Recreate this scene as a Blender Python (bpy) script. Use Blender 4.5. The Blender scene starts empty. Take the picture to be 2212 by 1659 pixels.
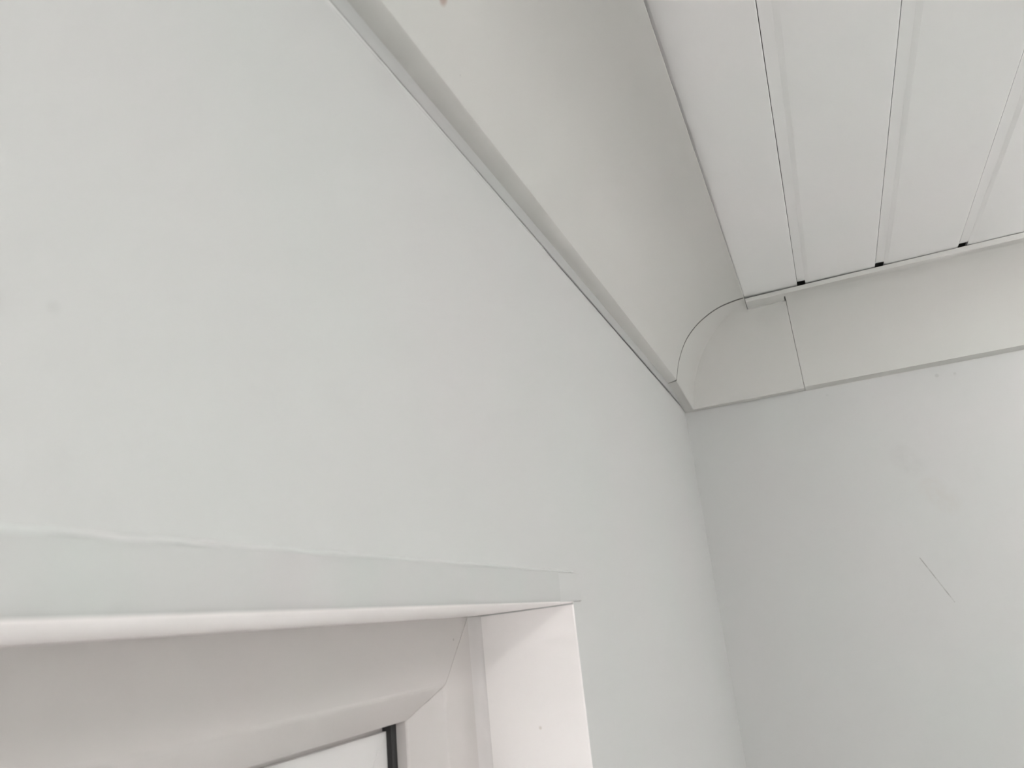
import bpy, bmesh, math, random
from mathutils import Matrix, Vector
random.seed(4)

# ------------------------------------------------------------------ camera, world, exposure
H = 2.50                       # ceiling height; geometry below is measured down from it
W, D = 1.90, 2.80              # room: x 0..W, y -D..0
sc = bpy.context.scene
C = sc.collection
cam_d = bpy.data.cameras.new('camera')
cam = bpy.data.objects.new('camera', cam_d)
C.objects.link(cam)
right = Vector((0.91980511, 0.3796478, -0.09912677))
down = Vector((-0.20121857, 0.23951129, -0.94981337))
fwd = Vector((-0.33685257, 0.89358933, 0.2966959))
up, back = -down, -fwd
cam.matrix_world = Matrix(((right.x, up.x, back.x, 0.18939), (right.y, up.y, back.y, -1.34428),
                           (right.z, up.z, back.z, H - 0.45735), (0, 0, 0, 1)))
cam_d.sensor_width = 36
cam_d.lens = 1679.1 / 2212 * 36
cam_d.clip_start = 0.01
cam_d.dof.use_dof = True       # phone lens held close to the wall
cam_d.dof.focus_distance = 0.85
cam_d.dof.aperture_fstop = 11.0
sc.camera = cam
sc.view_settings.view_transform = 'Standard'
sc.view_settings.look = 'None'
sc.view_settings.gamma = 1
sc.view_settings.exposure = 2.86
sc.view_settings.use_curve_mapping = False

world = bpy.data.worlds.new('world'); sc.world = world
world.use_nodes = True
bg = world.node_tree.nodes['Background']
bg.inputs[0].default_value = (1.0, 0.985, 0.985, 1)
bg.inputs[1].default_value = 2.95

LAMPS = ((0.74, -1.75), (0.90, -0.45))    # round ceiling lamp, then an unseen dome added as fill
BULB_POWER = 33.0             # small bright bulb lamp
DOME_FILL_POWER = 2.75  # unseen dome, added for extra light on the right
BACK_FILL_POWER = 1.8         # unseen strip added at the back wall as fill light

# ------------------------------------------------------------------ materials
def srgb(r, g, b):
    f = lambda c: ((c/255+0.055)/1.055)**2.4 if c > 10 else c/255/12.92
    return (f(r), f(g), f(b), 1)

def material(name, col, rough=0.5, var=0.02, vscale=6.0, bump=0.0, bscale=300.0, spec=0.4, marks=()):
    """procedural surface: base colour with faint mottling, fine relief and dirt marks of their own shape
    marks: ('spot', centre, radius, colour, strength) or ('line', a, b, halfwidth, colour, strength), object space"""
    m = bpy.data.materials.new(name); m.use_nodes = True
    nt = m.node_tree; N = nt.nodes; Lk = nt.links
    bs = N['Principled BSDF']
    bs.inputs['Roughness'].default_value = rough
    bs.inputs['Specular IOR Level'].default_value = spec
    tc = N.new('ShaderNodeTexCoord')
    nz = N.new('ShaderNodeTexNoise'); nz.inputs['Scale'].default_value = vscale; nz.inputs['Detail'].default_value = 3
    Lk.new(tc.outputs['Object'], nz.inputs['Vector'])
    rmp = N.new('ShaderNodeMapRange')
    rmp.inputs['From Min'].default_value = 0.3; rmp.inputs['From Max'].default_value = 0.7
    Lk.new(nz.outputs['Fac'], rmp.inputs['Value'])
    mix = N.new('ShaderNodeMix'); mix.data_type = 'RGBA'
    mix.inputs[6].default_value = (col[0]*(1-var), col[1]*(1+var*0.2), col[2]*(1-var*0.2), 1)
    mix.inputs[7].default_value = (col[0]*(1+var*0.5), col[1]*(1-var*0.4), col[2]*(1+var*0.1), 1)
    Lk.new(rmp.outputs[0], mix.inputs[0])
    out = mix.outputs[2]
    if marks:
        jz = N.new('ShaderNodeTexNoise'); jz.inputs['Scale'].default_value = 90; jz.inputs['Detail'].default_value = 4
        Lk.new(tc.outputs['Object'], jz.inputs['Vector'])
    def vm(op, a=None, b=None, s=None):
        n = N.new('ShaderNodeVectorMath'); n.operation = op
        for i, v in enumerate((a, b)):
            if v is None: continue
            if hasattr(v, 'links'): Lk.new(v, n.inputs[i])
            else: n.inputs[i].default_value = v
        if s is not None:
            Lk.new(s, n.inputs['Scale'])
        return n
    for k in marks:
        if k[0] == 'spot':
            _, c, r, mc, st = k
            dist = vm('LENGTH', vm('SUBTRACT', tc.outputs['Object'], c).outputs[0]).outputs['Value']
        else:
            _, a, b, r, mc, st = k
            a, b = Vector(a), Vector(b); ab = b-a
            pa = vm('SUBTRACT', tc.outputs['Object'], tuple(a)).outputs[0]
            dt = vm('DOT_PRODUCT', pa, tuple(ab/ab.length_squared)).outputs['Value']
            cl = N.new('ShaderNodeClamp'); Lk.new(dt, cl.inputs[0])
            pr = N.new('ShaderNodeVectorMath'); pr.operation = 'SCALE'
            pr.inputs[0].default_value = tuple(ab); Lk.new(cl.outputs[0], pr.inputs['Scale'])
            dist = vm('LENGTH', vm('SUBTRACT', pa, pr.outputs[0]).outputs[0]).outputs['Value']
        mr = N.new('ShaderNodeMapRange'); mr.interpolation_type = 'SMOOTHSTEP'
        mr.inputs['From Min'].default_value = r*0.35; mr.inputs['From Max'].default_value = r
        mr.inputs['To Min'].default_value = st; mr.inputs['To Max'].default_value = 0
        Lk.new(dist, mr.inputs['Value'])
        mu = N.new('ShaderNodeMath'); mu.operation = 'MULTIPLY'
        jr = N.new('ShaderNodeMapRange'); jr.inputs['From Min'].default_value = 0.3; jr.inputs['From Max'].default_value = 0.6
        Lk.new(jz.outputs['Fac'], jr.inputs['Value'])
        Lk.new(mr.outputs[0], mu.inputs[0]); Lk.new(jr.outputs[0], mu.inputs[1])
        mx = N.new('ShaderNodeMix'); mx.data_type = 'RGBA'
        Lk.new(mu.outputs[0], mx.inputs[0]); Lk.new(out, mx.inputs[6]); mx.inputs[7].default_value = mc
        out = mx.outputs[2]
    Lk.new(out, bs.inputs['Base Color'])
    if bump:
        bn = N.new('ShaderNodeTexNoise'); bn.inputs['Scale'].default_value = bscale; bn.inputs['Detail'].default_value = 2
        Lk.new(tc.outputs['Object'], bn.inputs['Vector'])
        bp = N.new('ShaderNodeBump'); bp.inputs['Strength'].default_value = bump; bp.inputs['Distance'].default_value = 0.001
        Lk.new(bn.outputs['Fac'], bp.inputs['Height']); Lk.new(bp.outputs[0], bs.inputs['Normal'])
    return m

GREY = (0.18, 0.18, 0.17, 1); RUST = (0.30, 0.13, 0.08, 1); TAN = (0.50, 0.42, 0.34, 1)
def z(v): return H + v
M_WALL_L = material('painted_wall', (0.62, 0.624, 0.618, 1), 0.55, 0.015, 5, 0.05, 120,
    marks=[('spot', (0, -1.2017, z(-.3585)), .0030, GREY, .10),
           ('spot', (0, -0.8831, z(-.2443)), .0010, GREY, .4),
           ('line', (0.0013, -.7405, z(-.4350)), (0.0013, -.7402, z(-.4432)), .0006, GREY, .7),
           ('line', (0.0013, -.7440, z(-.4445)), (0.0013, -.7590, z(-.4447)), .0009, GREY, .7)])
M_WALL_R = material('painted_wall_right', (0.62, 0.624, 0.618, 1), 0.55, 0.015, 5, 0.05, 120,
    marks=[('line', (0.3075, 0, z(-.4195)), (0.3384, 0, z(-.4869)), .0011, GREY, .55),
           ('line', (0.345, 0, z(-.318)), (0.365, 0, z(-.345)), .022, TAN, .10),
           ('line', (0.318, 0, z(-.262)), (0.330, 0, z(-.282)), .022, GREY, .06),
           ('spot', (0.395, 0, z(-.148)), .004, GREY, .18), ('spot', (0.42, 0, z(-.150)), .003, GREY, .15),
           ('spot', (0.232, 0, z(-.147)), .003, GREY, .18)])
M_WALL = material('painted_wall_plain', (0.62, 0.624, 0.618, 1), 0.55, 0.015, 5)
M_PLANK = material('white_plastic_plank', (0.86, 0.86, 0.855, 1), 0.35, 0.012, 4,
    marks=[('spot', (0.46, -.60, z(0)), .0015, GREY, .6), ('spot', (0.50, -.52, z(0)), .0015, GREY, .5)])
M_COVE = material('cream_plastic_cornice', (0.625, 0.622, 0.602, 1), 0.45, 0.012, 4,
    marks=[('spot', (.0322, -.976, z(-.0715)), .0065, RUST, .55), ('spot', (.0215, -.9357, z(-.0979)), .0012, GREY, .6)])
M_STRIP = material('grey_white_strip', (0.50, 0.505, 0.50, 1), 0.5, 0.02, 8)
M_LINING = material('white_reveal_plastic', (0.94, 0.905, 0.90, 1), 0.35, 0.01, 5,
    marks=[('spot', (-.0810, -.7605, z(-.4668)), .0009, GREY, .8), ('spot', (-.0363, -.7605, z(-.5305)), .0018, TAN, .45)])
M_SASH = material('white_sash_plastic', (0.72, 0.71, 0.705, 1), 0.35, 0.012, 6)
M_FRAME = material('white_window_plastic', (0.61, 0.582, 0.57, 1), 0.35, 0.012, 6,
    marks=[('spot', (-.083, -.80, z(-.462)), .0012, GREY, .6)])
M_TRIM = material('painted_head_trim', (0.575, 0.580, 0.572, 1), 0.5, 0.03, 14)
M_CAULK = material('white_sealant', (0.66, 0.668, 0.66, 1), 0.5, 0.02, 30)
M_FILLER = material('white_frame_sealant', (0.68, 0.66, 0.652, 1), 0.4)
M_GASKET = material('black_rubber', (0.035, 0.035, 0.035, 1), 0.7)
M_FLOOR = material('warm_tile', (0.80, 0.71, 0.69, 1), 0.4, 0.04, 3)
M_DARK = material('cavity_shade_backing', (0.20, 0.20, 0.19, 1), 0.9)  # cavity shade put into the colour, so gaps and holes read dark
M_JOINT_SHADE = material('joint_shade', (0.20, 0.20, 0.19, 1), 0.8)  # shadow line of the joint, put into the colour
M_LAMPBASE = material('white_lamp_metal', (0.8, 0.8, 0.8, 1), 0.4)
m = bpy.data.materials.new('window_glass'); m.use_nodes = True
M_GLASS = m
nt = m.node_tree; nt.nodes.clear()
o_ = nt.nodes.new('ShaderNodeOutputMaterial'); mx_ = nt.nodes.new('ShaderNodeMixShader')
fr_ = nt.nodes.new('ShaderNodeFresnel'); fr_.inputs[0].default_value = 1.45
tr_ = nt.nodes.new('ShaderNodeBsdfTransparent'); tr_.inputs[0].default_value = (.95, .96, .95, 1)
gl_ = nt.nodes.new('ShaderNodeBsdfGlossy'); gl_.inputs['Roughness'].default_value = 0.02
nt.links.new(fr_.outputs[0], mx_.inputs[0]); nt.links.new(tr_.outputs[0], mx_.inputs[1])
nt.links.new(gl_.outputs[0], mx_.inputs[2]); nt.links.new(mx_.outputs[0], o_.inputs[0])

# ------------------------------------------------------------------ mesh helpers
def link(name, verts, faces, mat, parent=None, smooth=False):
    me = bpy.data.meshes.new(name)
    me.from_pydata([tuple(v) for v in verts], [], faces)
    bm = bmesh.new(); bm.from_mesh(me)
    bmesh.ops.recalc_face_normals(bm, faces=bm.faces)
    bm.to_mesh(me); bm.free()
    me.materials.append(mat)
    if smooth:
        for p in me.polygons: p.use_smooth = True
        if hasattr(me, 'set_sharp_from_angle'): me.set_sharp_from_angle(angle=math.radians(smooth))
    o = bpy.data.objects.new(name, me); C.objects.link(o)
    if parent: o.parent = parent
    return o

def structure(o, label, cat):
    o['kind'] = 'structure'; o['label'] = label; o['category'] = cat
    return o

def box(x0, x1, y0, y1, z0, z1, base=0):
    v = [(x, y, zz) for zz in (z0, z1) for y in (y0, y1) for x in (x0, x1)]
    f = [(0, 2, 3, 1), (4, 5, 7, 6), (0, 1, 5, 4), (2, 6, 7, 3), (0, 4, 6, 2), (1, 3, 7, 5)]
    return v, [tuple(i+base for i in q) for q in f]

def boxes(name, lst, mat, parent=None):
    V, F = [], []
    for b in lst:
        v, f = box(*b, base=len(V)); V += v; F += f
    return link(name, V, F, mat, parent)

def extrude(name, prof, axis, a0, a1, mat, parent=None, smooth=False, cuts=1, warp=None):
    """closed profile (u, z) extruded along x or y; profile u is the other horizontal axis"""
    n = len(prof); V, F = [], []
    for i in range(cuts+1):
        a = a0+(a1-a0)*i/cuts
        for (u, zz) in prof:
            if warp: u2, z2 = warp(u, zz, a)
            else: u2, z2 = u, zz
            V.append((u2, a, z2) if axis == 'y' else (a, u2, z2))
    for i in range(cuts):
        for j in range(n):
            k = (j+1) % n
            F.append((i*n+j, i*n+k, (i+1)*n+k, (i+1)*n+j))
    F.append(tuple(range(n))); F.append(tuple(range(cuts*n, cuts*n+n)))
    return link(name, V, F, mat, parent, smooth)

def shell(pts, t):
    """thin closed profile: visible polyline pts and its copy pushed back by t"""
    out = []
    for i, p in enumerate(pts):
        a = Vector(pts[max(i-1, 0)]); b = Vector(pts[min(i+1, len(pts)-1)])
        d = (b-a).normalized(); nrm = Vector((-d.y, d.x))
        q = Vector(p)+nrm*t; out.append((q.x, q.y))
    return list(pts)+out[::-1]

def catmull(P, k=6):
    Q = []
    for i in range(len(P)-1):
        p0 = P[max(i-1, 0)]; p1 = P[i]; p2 = P[i+1]; p3 = P[min(i+2, len(P)-1)]
        for s in range(k):
            t = s/k
            Q.append(tuple(0.5*((2*p1[c])+(-p0[c]+p2[c])*t+(2*p0[c]-5*p1[c]+4*p2[c]-p3[c])*t*t+(-p0[c]+3*p1[c]-3*p2[c]+p3[c])*t**3) for c in (0, 1)))
    Q.append(P[-1]); return Q

# ------------------------------------------------------------------ room shell
WY0, WY1 = -2.16, -0.7605      # window opening along the left wall
WZ0, WZ1 = 1.00, H-0.4460      # sill and head
T = 0.17                       # wall thickness
structure(boxes('wall_left', [(-T, 0, -D, 0, WZ1+.014, H+.05), (-T, 0, -D, 0, 0, WZ0),
                              (-T, 0, -D, WY0, WZ0, WZ1+.014), (-T, 0, WY1, 0, WZ0, WZ1+.014)], M_WALL_L),
          'smooth pale grey-green painted wall that holds the window', 'wall')
structure(boxes('wall_right', [(-T, W+T, 0, T, 0, H+.05)], M_WALL_R),
          'pale grey painted wall with a thin dark pencil-like scratch', 'wall')
structure(boxes('wall_far', [(W, W+T, -D, 0, 0, H+.05)], M_WALL), 'plain pale painted wall opposite the window', 'wall')
structure(boxes('wall_back', [(-T, W+T, -D-T, -D, 0, H+.05)], M_WALL), 'plain pale painted wall facing the scratched wall', 'wall')
structure(boxes('floor', [(-T, W+T, -D-T, T, -.1, 0)], M_FLOOR), 'warm beige tiled floor', 'floor')

# ceiling of separate plastic planks
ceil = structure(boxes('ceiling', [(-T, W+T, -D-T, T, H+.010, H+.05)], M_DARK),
                 'white plastic plank ceiling with narrow sunk grooves', 'ceiling')
PITCH, GW = 0.1115, 0.0140
def extrude_y(prof, y0, y1, base):
    n = len(prof)
    V = [(u, y, zz) for y in (y0, y1) for u, zz in prof]
    F = [(base+j, base+(j+1) % n, base+n+(j+1) % n, base+n+j) for j in range(n)]
    F += [tuple(base+j for j in range(n)), tuple(base+n+j for j in range(n))]
    return V, F
def plank(face0, face1, groove0):
    r = 0.0010
    pts = [(face0-.002, z(.0009)), (face0+.0020, z(.0002)), (face0+.0035, z(0)), (face1-r, z(0)), (face1-r*.3, z(r*.3)), (face1, z(r)),
           (face1, z(.009)), (face0, z(.009))]
    V, F = extrude_y(pts, -D, -0.02, 0)
    if groove0 is not None:    # sunk tongue beside the face, cut a little short of the wall, with a slit next to its neighbour
        n0 = len(V)
        v = [(x, y, z(a+b)) for y, b in ((-D, 0), (TONGUE-.016, 0), (TONGUE-.009, .0005), (TONGUE-.004, .0013), (TONGUE, .0024))
             for x, a in ((groove0+.0007, .0012), (face0, .0009), (face0, .0022), (groove0+.0007, .0026))]
        f = [(n0+4*i+j, n0+4*i+(j+1) % 4, n0+4*i+4+(j+1) % 4, n0+4*i+4+j) for i in range(4) for j in range(4)]
        f += [tuple(n0+j for j in range(4)), tuple(n0+16+j for j in range(4))]
        V += v; F += f
    return link('plank', V, F, M_PLANK, ceil)
TONGUE = -0.1458
xg = 0.2208
plank(0.1385, xg, None)
while xg+PITCH < W-.01:
    plank(xg+GW, xg+PITCH, xg); xg += PITCH
plank(xg+GW, W-.002, xg)

# ------------------------------------------------------------------ cornice
CUT = -0.1560                  # the left run stops here against the corner piece
COVE = catmull([(.0170, -.1135), (.0258, -.0835), (.0405, -.0548), (.0600, -.0337), (.0825, -.0190), (.1033, -.0105), (.1235, -.0065), (.1355, -.0052)])
left_pts = [(.0008, -.1172), (.0090, -.1160), (.0160, -.1142)]+COVE+[(.1390, -.0052), (.1406, -.0050), (.1408, -.0045), (.1398, -.0006)]
prof = [(u, z(v)) for u, v in shell(left_pts, .0014)]
def bow(u, zz, a):             # the flange lifts a little off the planks towards the room
    k = max(0.0, min(1.0, (u-.03)/.11)); k = k*k*(3-2*k)
    return u, zz-k*.0150*max(0, (-a-.15))
trim_l = extrude('trim_1', prof, 'y', -D, CUT, M_COVE, smooth=35, cuts=24, warp=bow)
structure(trim_l, 'long concave cream plastic cornice running along the window wall', 'cornice')

SR = 1.145
right_pts = [(0, -.1330), (-.0060, -.1322), (-.0150, -.1300)]+[(-u, v*SR) for u, v in COVE if u < .126]
right_pts += [(-.1290, -.0075), (-.1295, -.0090), (-.1425, -.0088), (-.1435, -.0078), (-.1435, -.0010)]
sh = shell([(-u, v) for u, v in right_pts], .0014)
prof = [(-u, z(v)) for u, v in sh]
def sag(u, zz, a):             # small open gap under the planks that closes away from the corner
    return (u, zz-.0016*max(0, 1-(a-.19)/.28)) if u < -.1395 and zz > z(-.0085) else (u, zz)
trim_r = extrude('trim_2', prof, 'x', 0.2006, W, M_COVE, smooth=35, cuts=30, warp=sag)
structure(trim_r, 'concave cream plastic cornice along the scratched wall', 'cornice')
# flange of the right run carries on behind the corner piece up to the left run
fl = [(-.1295, z(-.0090)), (-.1425, z(-.0088)), (-.1435, z(-.0078)), (-.1435, z(-.0028)), (-.1420, z(-.0028)), (-.1410, z(-.0072)), (-.1295, z(-.0074))]
extrude('flange', fl, "x", 0.1415, 0.2007, M_COVE, trim_r)
boxes('backing_strip', [(0.1415, 0.1985, -.1295, -.095, z(-.0088), z(-.0076))], M_COVE, trim_r)

# corner piece: inner mitre of two coves, its mitre sharp at the wall and melting away at the ceiling
xs = [.0004, .0160]+[u for u, v in COVE]
def Fz(u):
    if u <= .0165: return -.1145
    if u >= COVE[-1][0]: return COVE[-1][1]
    for (u0, v0), (u1, v1) in zip(COVE, COVE[1:]):
        if u0 <= u <= u1: return v0+(v1-v0)*(u-u0)/(u1-u0) if u1 > u0 else v0
YC = -CUT-.0014
gx = xs+[.1405, .16, .18, .2000]
gy = xs+[.1405, .148, YC]
def hz(x, y):
    if y > x:
        s = 1+(SR-1)*(1-min(1, (y-x)/(YC-x)) if YC > x else 1)
        return Fz(x)*s-.0010
    return Fz(y)*SR-.0010
idx = {}; V = []; F = []
for i, x in enumerate(gx):
    for j, y in enumerate(gy):
        idx[i, j] = len(V); V.append((x, -y, z(hz(x, y))))
NY = max(j for j, y in enumerate(gy) if y <= .112)
for i in range(len(gx)-1):
    for j in range(len(gy)-1):
        if gx[i] >= .1405 and j >= NY: continue
        a, b, c, d = idx[i, j], idx[i+1, j], idx[i+1, j+1], idx[i, j+1]
        F += [(a, b, c), (a, c, d)]
me = bpy.data.meshes.new('trim_3'); me.from_pydata(V, [], F)
me.materials.append(M_COVE)
corner = bpy.data.objects.new('trim_3', me); C.objects.link(corner)
bm = bmesh.new(); bm.from_mesh(me)
bmesh.ops.delete(bm, geom=[v for v in bm.verts if not v.link_faces], context='VERTS')
bmesh.ops.recalc_face_normals(bm, faces=bm.faces)
if sum(f.normal.z for f in bm.faces) > 0: bmesh.ops.reverse_faces(bm, faces=bm.faces)
for f in bm.faces: f.smooth = True
for e in bm.edges:
    if len(e.link_faces) == 1 or e.calc_face_angle(0) > math.radians(28): e.smooth = False
bm.to_mesh(me); bm.free()
so = corner.modifiers.new('thickness', 'SOLIDIFY'); so.thickness = 0.0022; so.offset = -1
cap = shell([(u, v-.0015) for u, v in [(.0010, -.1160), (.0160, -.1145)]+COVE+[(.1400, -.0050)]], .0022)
extrude('joint_shade_cap', [(u, z(v)) for u, v in cap], 'y', -YC-.0007, -YC-.0001, M_JOINT_SHADE, corner)  # dark cap added to draw the shadow line at the joint
structure(corner, 'moulded corner piece joining the two cornices', 'cornice')

# starter strip under the left cornice, standing a hair off the wall towards the corner
V = []; F = []; NS = 40
for i in range(NS+1):
    y = -D+(D-.008)*i/NS
    g = .0002+.0013*max(0, min(1, (y+.95)/.7))
    for (x, zz) in ((g, -.1294), (g+.0013, -.1294), (g+.0020, -.1135), (g, -.1135)):
        V.append((x, y, z(zz)))
for i in range(NS):
    for j in range(4):
        k = (j+1) % 4; F.append((i*4+j, i*4+k, i*4+4+k, i*4+4+j))
F += [(0, 1, 2, 3), tuple(NS*4+j for j in range(4))]
structure(link('trim_4', V, F, M_STRIP), 'narrow grey-white strip under the cornice of the window wall', 'trim')

# ragged paint and sealant along the foot of the strip
def bead(name, y0, y1, n, fn, mat, parent=None):
    V = []; F = []; m_ = 7
    for i in range(n+1):
        y = y0+(y1-y0)*i/n
        x, zz, r, rz = fn(y, i)
        for j in range(m_):
            a = -math.pi/2+math.pi*j/(m_-1)
            V.append((x+r*math.cos(a), y, zz+rz*math.sin(a)))
    for i in range(n):
        for j in range(m_-1):
            F.append((i*m_+j, i*m_+j+1, i*m_+m_+j+1, i*m_+m_+j))
        F.append((i*m_+m_-1, i*m_, i*m_+m_, i*m_+2*m_-1))
    F += [tuple(range(m_)), tuple(range(n*m_, n*m_+m_))]
    return link(name, V, F, mat, parent, smooth=60)
rs = random.Random(2)
def bead_top(y, i):
    k = max(0, min(1, (-.80-y)/.25))
    return (0.0, z(-.1298), .0003+.0003*k+.0003*rs.random(), .0006+.0008*k+.0009*rs.random())
bead('sealant', -D, -.72, 260, bead_top, M_CAULK, bpy.data.objects['trim_4'])

# ------------------------------------------------------------------ window
win = bpy.data.objects.new('window_1', None); C.objects.link(win)
win.location = (0, WY1, 0)
structure(win, 'white plastic window with bevelled mitred frame set deep in the wall', 'window')
def P(o):                      # parent keeping world coordinates
    o.parent = win; o.matrix_parent_inverse = Matrix.Translation((0, -WY1, 0))
    return o
FX = -0.0830                   # front of the frame
# head lining with rounded nose; jamb linings; sill
nose = [(.0010, z(-.4425)), (.0009, z(-.4434)), (.0003, z(-.4442)), (-.0010, z(-.4446)), (-.030, z(-.4455)), (FX-.03, z(-.4470)), (FX-.03, z(-.4440)), (-.001, z(-.4420))]
P(extrude('head_lining', nose, 'y', WY0, WY1+.0004, M_LINING, smooth=50))
JZ = z(-.4482)
for nm, y0, y1 in (('jamb_lining', WY1-.0000, WY1+.012), ('jamb_lining', WY0-.012, WY0)):
    V = []; s = 1 if y0 > -1.5 else -1
    yj = y0 if s > 0 else y1
    prof_j = [(.0003, yj), (-.0006, yj-s*.0006), (FX-.03, yj-s*.0006), (FX-.03, yj)]
    k = len(prof_j); F = []
    for zi, zz in enumerate((WZ0, JZ)):
        for (x, y) in prof_j:
            dz = 0 if zi == 0 else (.0024*(1+x/.113))
            V.append((x, y, zz+dz))
    for j in range(k): F.append((j, (j+1) % k, k+(j+1) % k, k+j))
    F += [tuple(range(k)), tuple(range(k, 2*k))]
    P(link('jamb_lining', V, F, M_LINING))
P(boxes('window_sill', [(-.16, .03, WY0, WY1, WZ0-.0, WZ0+.02)], M_LINING))

# mitred frame: profile is (inset from the reveal, depth); one member for each side
def member(name, o0, o1, prof_i, side, gap=.00025, mat=M_FRAME):
    """o0/o1: the rectangle (y0,y1,z0,z1) that inset 0 lies on; prof_i: (inset, x) closed"""
    y0, y1, z0, z1 = o0
    V = []; F = []; n = len(prof_i)
    for e in (0, 1):
        for (q, x) in prof_i:
            if side == 'top': zz = z1-q; y = (y0+q+gap) if e == 0 else (y1-q-gap)
            if side == 'bottom': zz = z0+q; y = (y0+q+gap) if e == 0 else (y1-q-gap)
            if side == 'near': y = y1-q; zz = (z0+q+gap) if e == 0 else (z1-q-gap)
            if side == 'far': y = y0+q; zz = (z0+q+gap) if e == 0 else (z1-q-gap)
            V.append((x, y, zz))
    for j in range(n): F.append((j, (j+1) % n, n+(j+1) % n, n+j))
    F += [tuple(range(n)), tuple(range(n, 2*n))]
    return P(link(name, V, F, mat))
rect = (WY0+.012, WY1-.012, WZ0+.02, z(-.4462))
fp = [(0, FX), (.0440, FX), (.0455, FX-.0004), (.0470, FX-.0015), (.0640, FX-.0205), (.0650, FX-.0215), (.0655, FX-.0225), (.0655, FX-.034), (.050, FX-.034), (.050, FX-.060), (0, FX-.060)]
for nm, s in (('frame_rail', 'top'), ('frame_rail', 'bottom'), ('frame_stile', 'near'), ('frame_stile', 'far')):
    member(nm, rect, None, fp, s)
# filler between the frame stile and the jamb
for yj, sg in ((WY1, -1), (WY0, 1)):
    arc_ = [math.pi/2*i/8 for i in range(9)]
    pf = [(FX+.006*(1-math.sin(t)), yj+sg*.0006+sg*.0122*(1-math.cos(t))) for t in arc_]
    pf += [(FX-.0300, yj+sg*.0128), (FX-.0300, yj)]
    V = [(x, y, zz) for zz in (WZ0+.02, z(-.4468)) for x, y in pf]; n = len(pf)
    F = [(j, (j+1) % n, n+(j+1) % n, n+j) for j in range(n)]+[tuple(range(n)), tuple(range(n, 2*n))]
    P(link('frame_sealant', V, F, M_FILLER, smooth=50))
# sash with its own mitres, standing back behind a dark rubber gap at the stile
SX = FX-.0340
srect = (rect[0]+.0735, rect[1]-.0715, rect[2]+.060, rect[3]-.0705)
P(boxes('rebate', [(SX-.020, SX-.003, srect[0], srect[1]+.0006, rect[3]-.0730, rect[3]-.0550)], M_FRAME))
sp = [(0, SX), (.055, SX), (.068, SX-.012), (.068, SX-.018), (0, SX-.018)]
for nm, s in (('sash_rail', 'top'), ('sash_rail', 'bottom'), ('sash_stile', 'near'), ('sash_stile', 'far')):
    member(nm, srect, None, sp, s, gap=.0001, mat=M_SASH)
P(boxes('gasket', [(SX-.030, FX-.0300, rect[1]-.0722, rect[1]-.0500, rect[2]+.05, rect[3]-.052),
                   (SX-.030, FX-.0300, rect[0]+.0500, rect[0]+.0722, rect[2]+.05, rect[3]-.052)], M_GASKET))
P(boxes('glass_pane', [(SX-.013, SX-.009, srect[0]+.06, srect[1]-.06, srect[2]+.06, srect[3]-.06)], M_GLASS))

# painted head trim on the wall above the opening, with an end patch and sealant
tp = [(0, z(-.4222)), (.0016, z(-.4226)), (.0020, z(-.4235)), (.0019, z(-.4400)), (.0016, z(-.4420)), (.0010, z(-.4434)), (0, z(-.4438))]
trim_h = extrude('trim_5', tp, 'y', WY0-.018, -.7925, M_TRIM, smooth=50)
structure(trim_h, 'flat painted head trim above the window opening', 'trim')
tp2 = [(0, z(-.4226)), (.0011, z(-.4230)), (.0013, z(-.4238)), (.0013, z(-.4425)), (.0009, z(-.4436)), (0, z(-.4440))]
extrude('trim_end', tp2, 'y', -.7925, -.7420, M_WALL_L, trim_h, smooth=50)
rs = random.Random(5)
def bead_head(y, i):
    k = max(0, min(1, (-.90-y)/.3))
    return (0.0, z(-.4218)+.0004*rs.random(), .0007+.0005*k+.0004*rs.random(), .0008+.0006*k+.0005*rs.random())
bead('sealant', WY0-.018, -.752, 300, bead_head, M_CAULK, trim_h)

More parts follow.
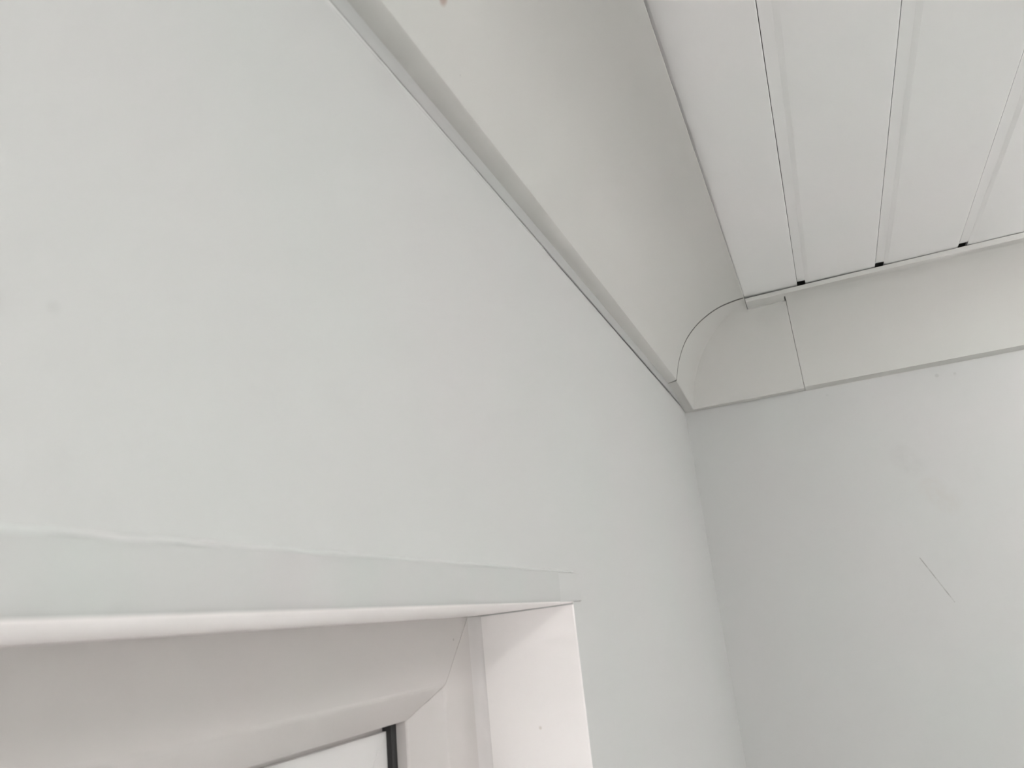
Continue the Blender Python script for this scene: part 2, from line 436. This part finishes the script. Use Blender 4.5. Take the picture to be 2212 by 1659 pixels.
# ------------------------------------------------------------------ ceiling lamp and added fill lights
def lathe(name, prof_l, mat, parent, seg=40):
    V = []; F = []; n = len(prof_l)
    for i in range(seg):
        a = 2*math.pi*i/seg
        V += [(r*math.cos(a), r*math.sin(a), zz) for r, zz in prof_l]
    for i in range(seg):
        k = (i+1) % seg
        for j in range(n-1): F.append((i*n+j, k*n+j, k*n+j+1, i*n+j+1))
    F.append(tuple(i*n for i in range(seg))); F.append(tuple(i*n+n-1 for i in range(seg)))
    return link(name, V, F, mat, parent, smooth=40)
def glow(name, power):
    m = bpy.data.materials.new(name); m.use_nodes = True
    b = m.node_tree.nodes['Principled BSDF']
    b.inputs['Base Color'].default_value = (.9, .9, .88, 1)
    b.inputs['Emission Color'].default_value = (1, 0.97, 0.94, 1)
    b.inputs['Emission Strength'].default_value = power
    return m
M_GLOW = glow('fill_diffuser', DOME_FILL_POWER)
for (lx, ly), lab, r, mat in zip(LAMPS, ('small round white ceiling lamp with a bright bulb, in the middle of the room',
                                         'wide round glowing dome added as fill light, close to the scratched wall'),
                                 (.030, .110), (glow('bulb_diffuser', BULB_POWER), M_GLOW)):
    lamp = bpy.data.objects.new('ceiling_lamp', None); C.objects.link(lamp); lamp.location = (lx, ly, H)  # the wide dome is an added fill to brighten right wall and ceiling
    lamp['label'] = lab; lamp['category'] = 'lamp'; lamp['group'] = 'round ceiling lamps'
    lathe('lamp_base', [(r*.9, 0.0), (r*1.14, 0.0), (r*1.14, -.022), (r, -.024)], M_LAMPBASE, lamp)
    lathe('lamp_shade', [(r*math.cos(t), -.023-(.03+r*.5)*math.sin(t)) for t in [math.pi/2*i/10*.97 for i in range(11)]], mat, lamp)
wl = bpy.data.objects.new('back_fill', None); C.objects.link(wl); wl.location = (1.0, -D, 1.75)  # glowing strip added behind the camera to supply missing back light
wl['label'] = 'long glowing strip added on the back wall as fill light'; wl['category'] = 'lamp'
boxes('fill_housing', [(-.5, .5, 0, .03, -.06, .06)], M_LAMPBASE, wl)
tube = [(.03+.025*math.cos(t), .05*math.sin(t)) for t in [-math.pi/2+math.pi*i/12 for i in range(13)]]
V = [(x, y, zz) for x in (-.49, .49) for y, zz in tube]; n = len(tube)
F = [(j, (j+1) % n, n+(j+1) % n, n+j) for j in range(n)]+[tuple(range(n)), tuple(range(n, 2*n))]
link('fill_diffuser', V, F, glow('back_fill_diffuser', BACK_FILL_POWER), wl, smooth=40)
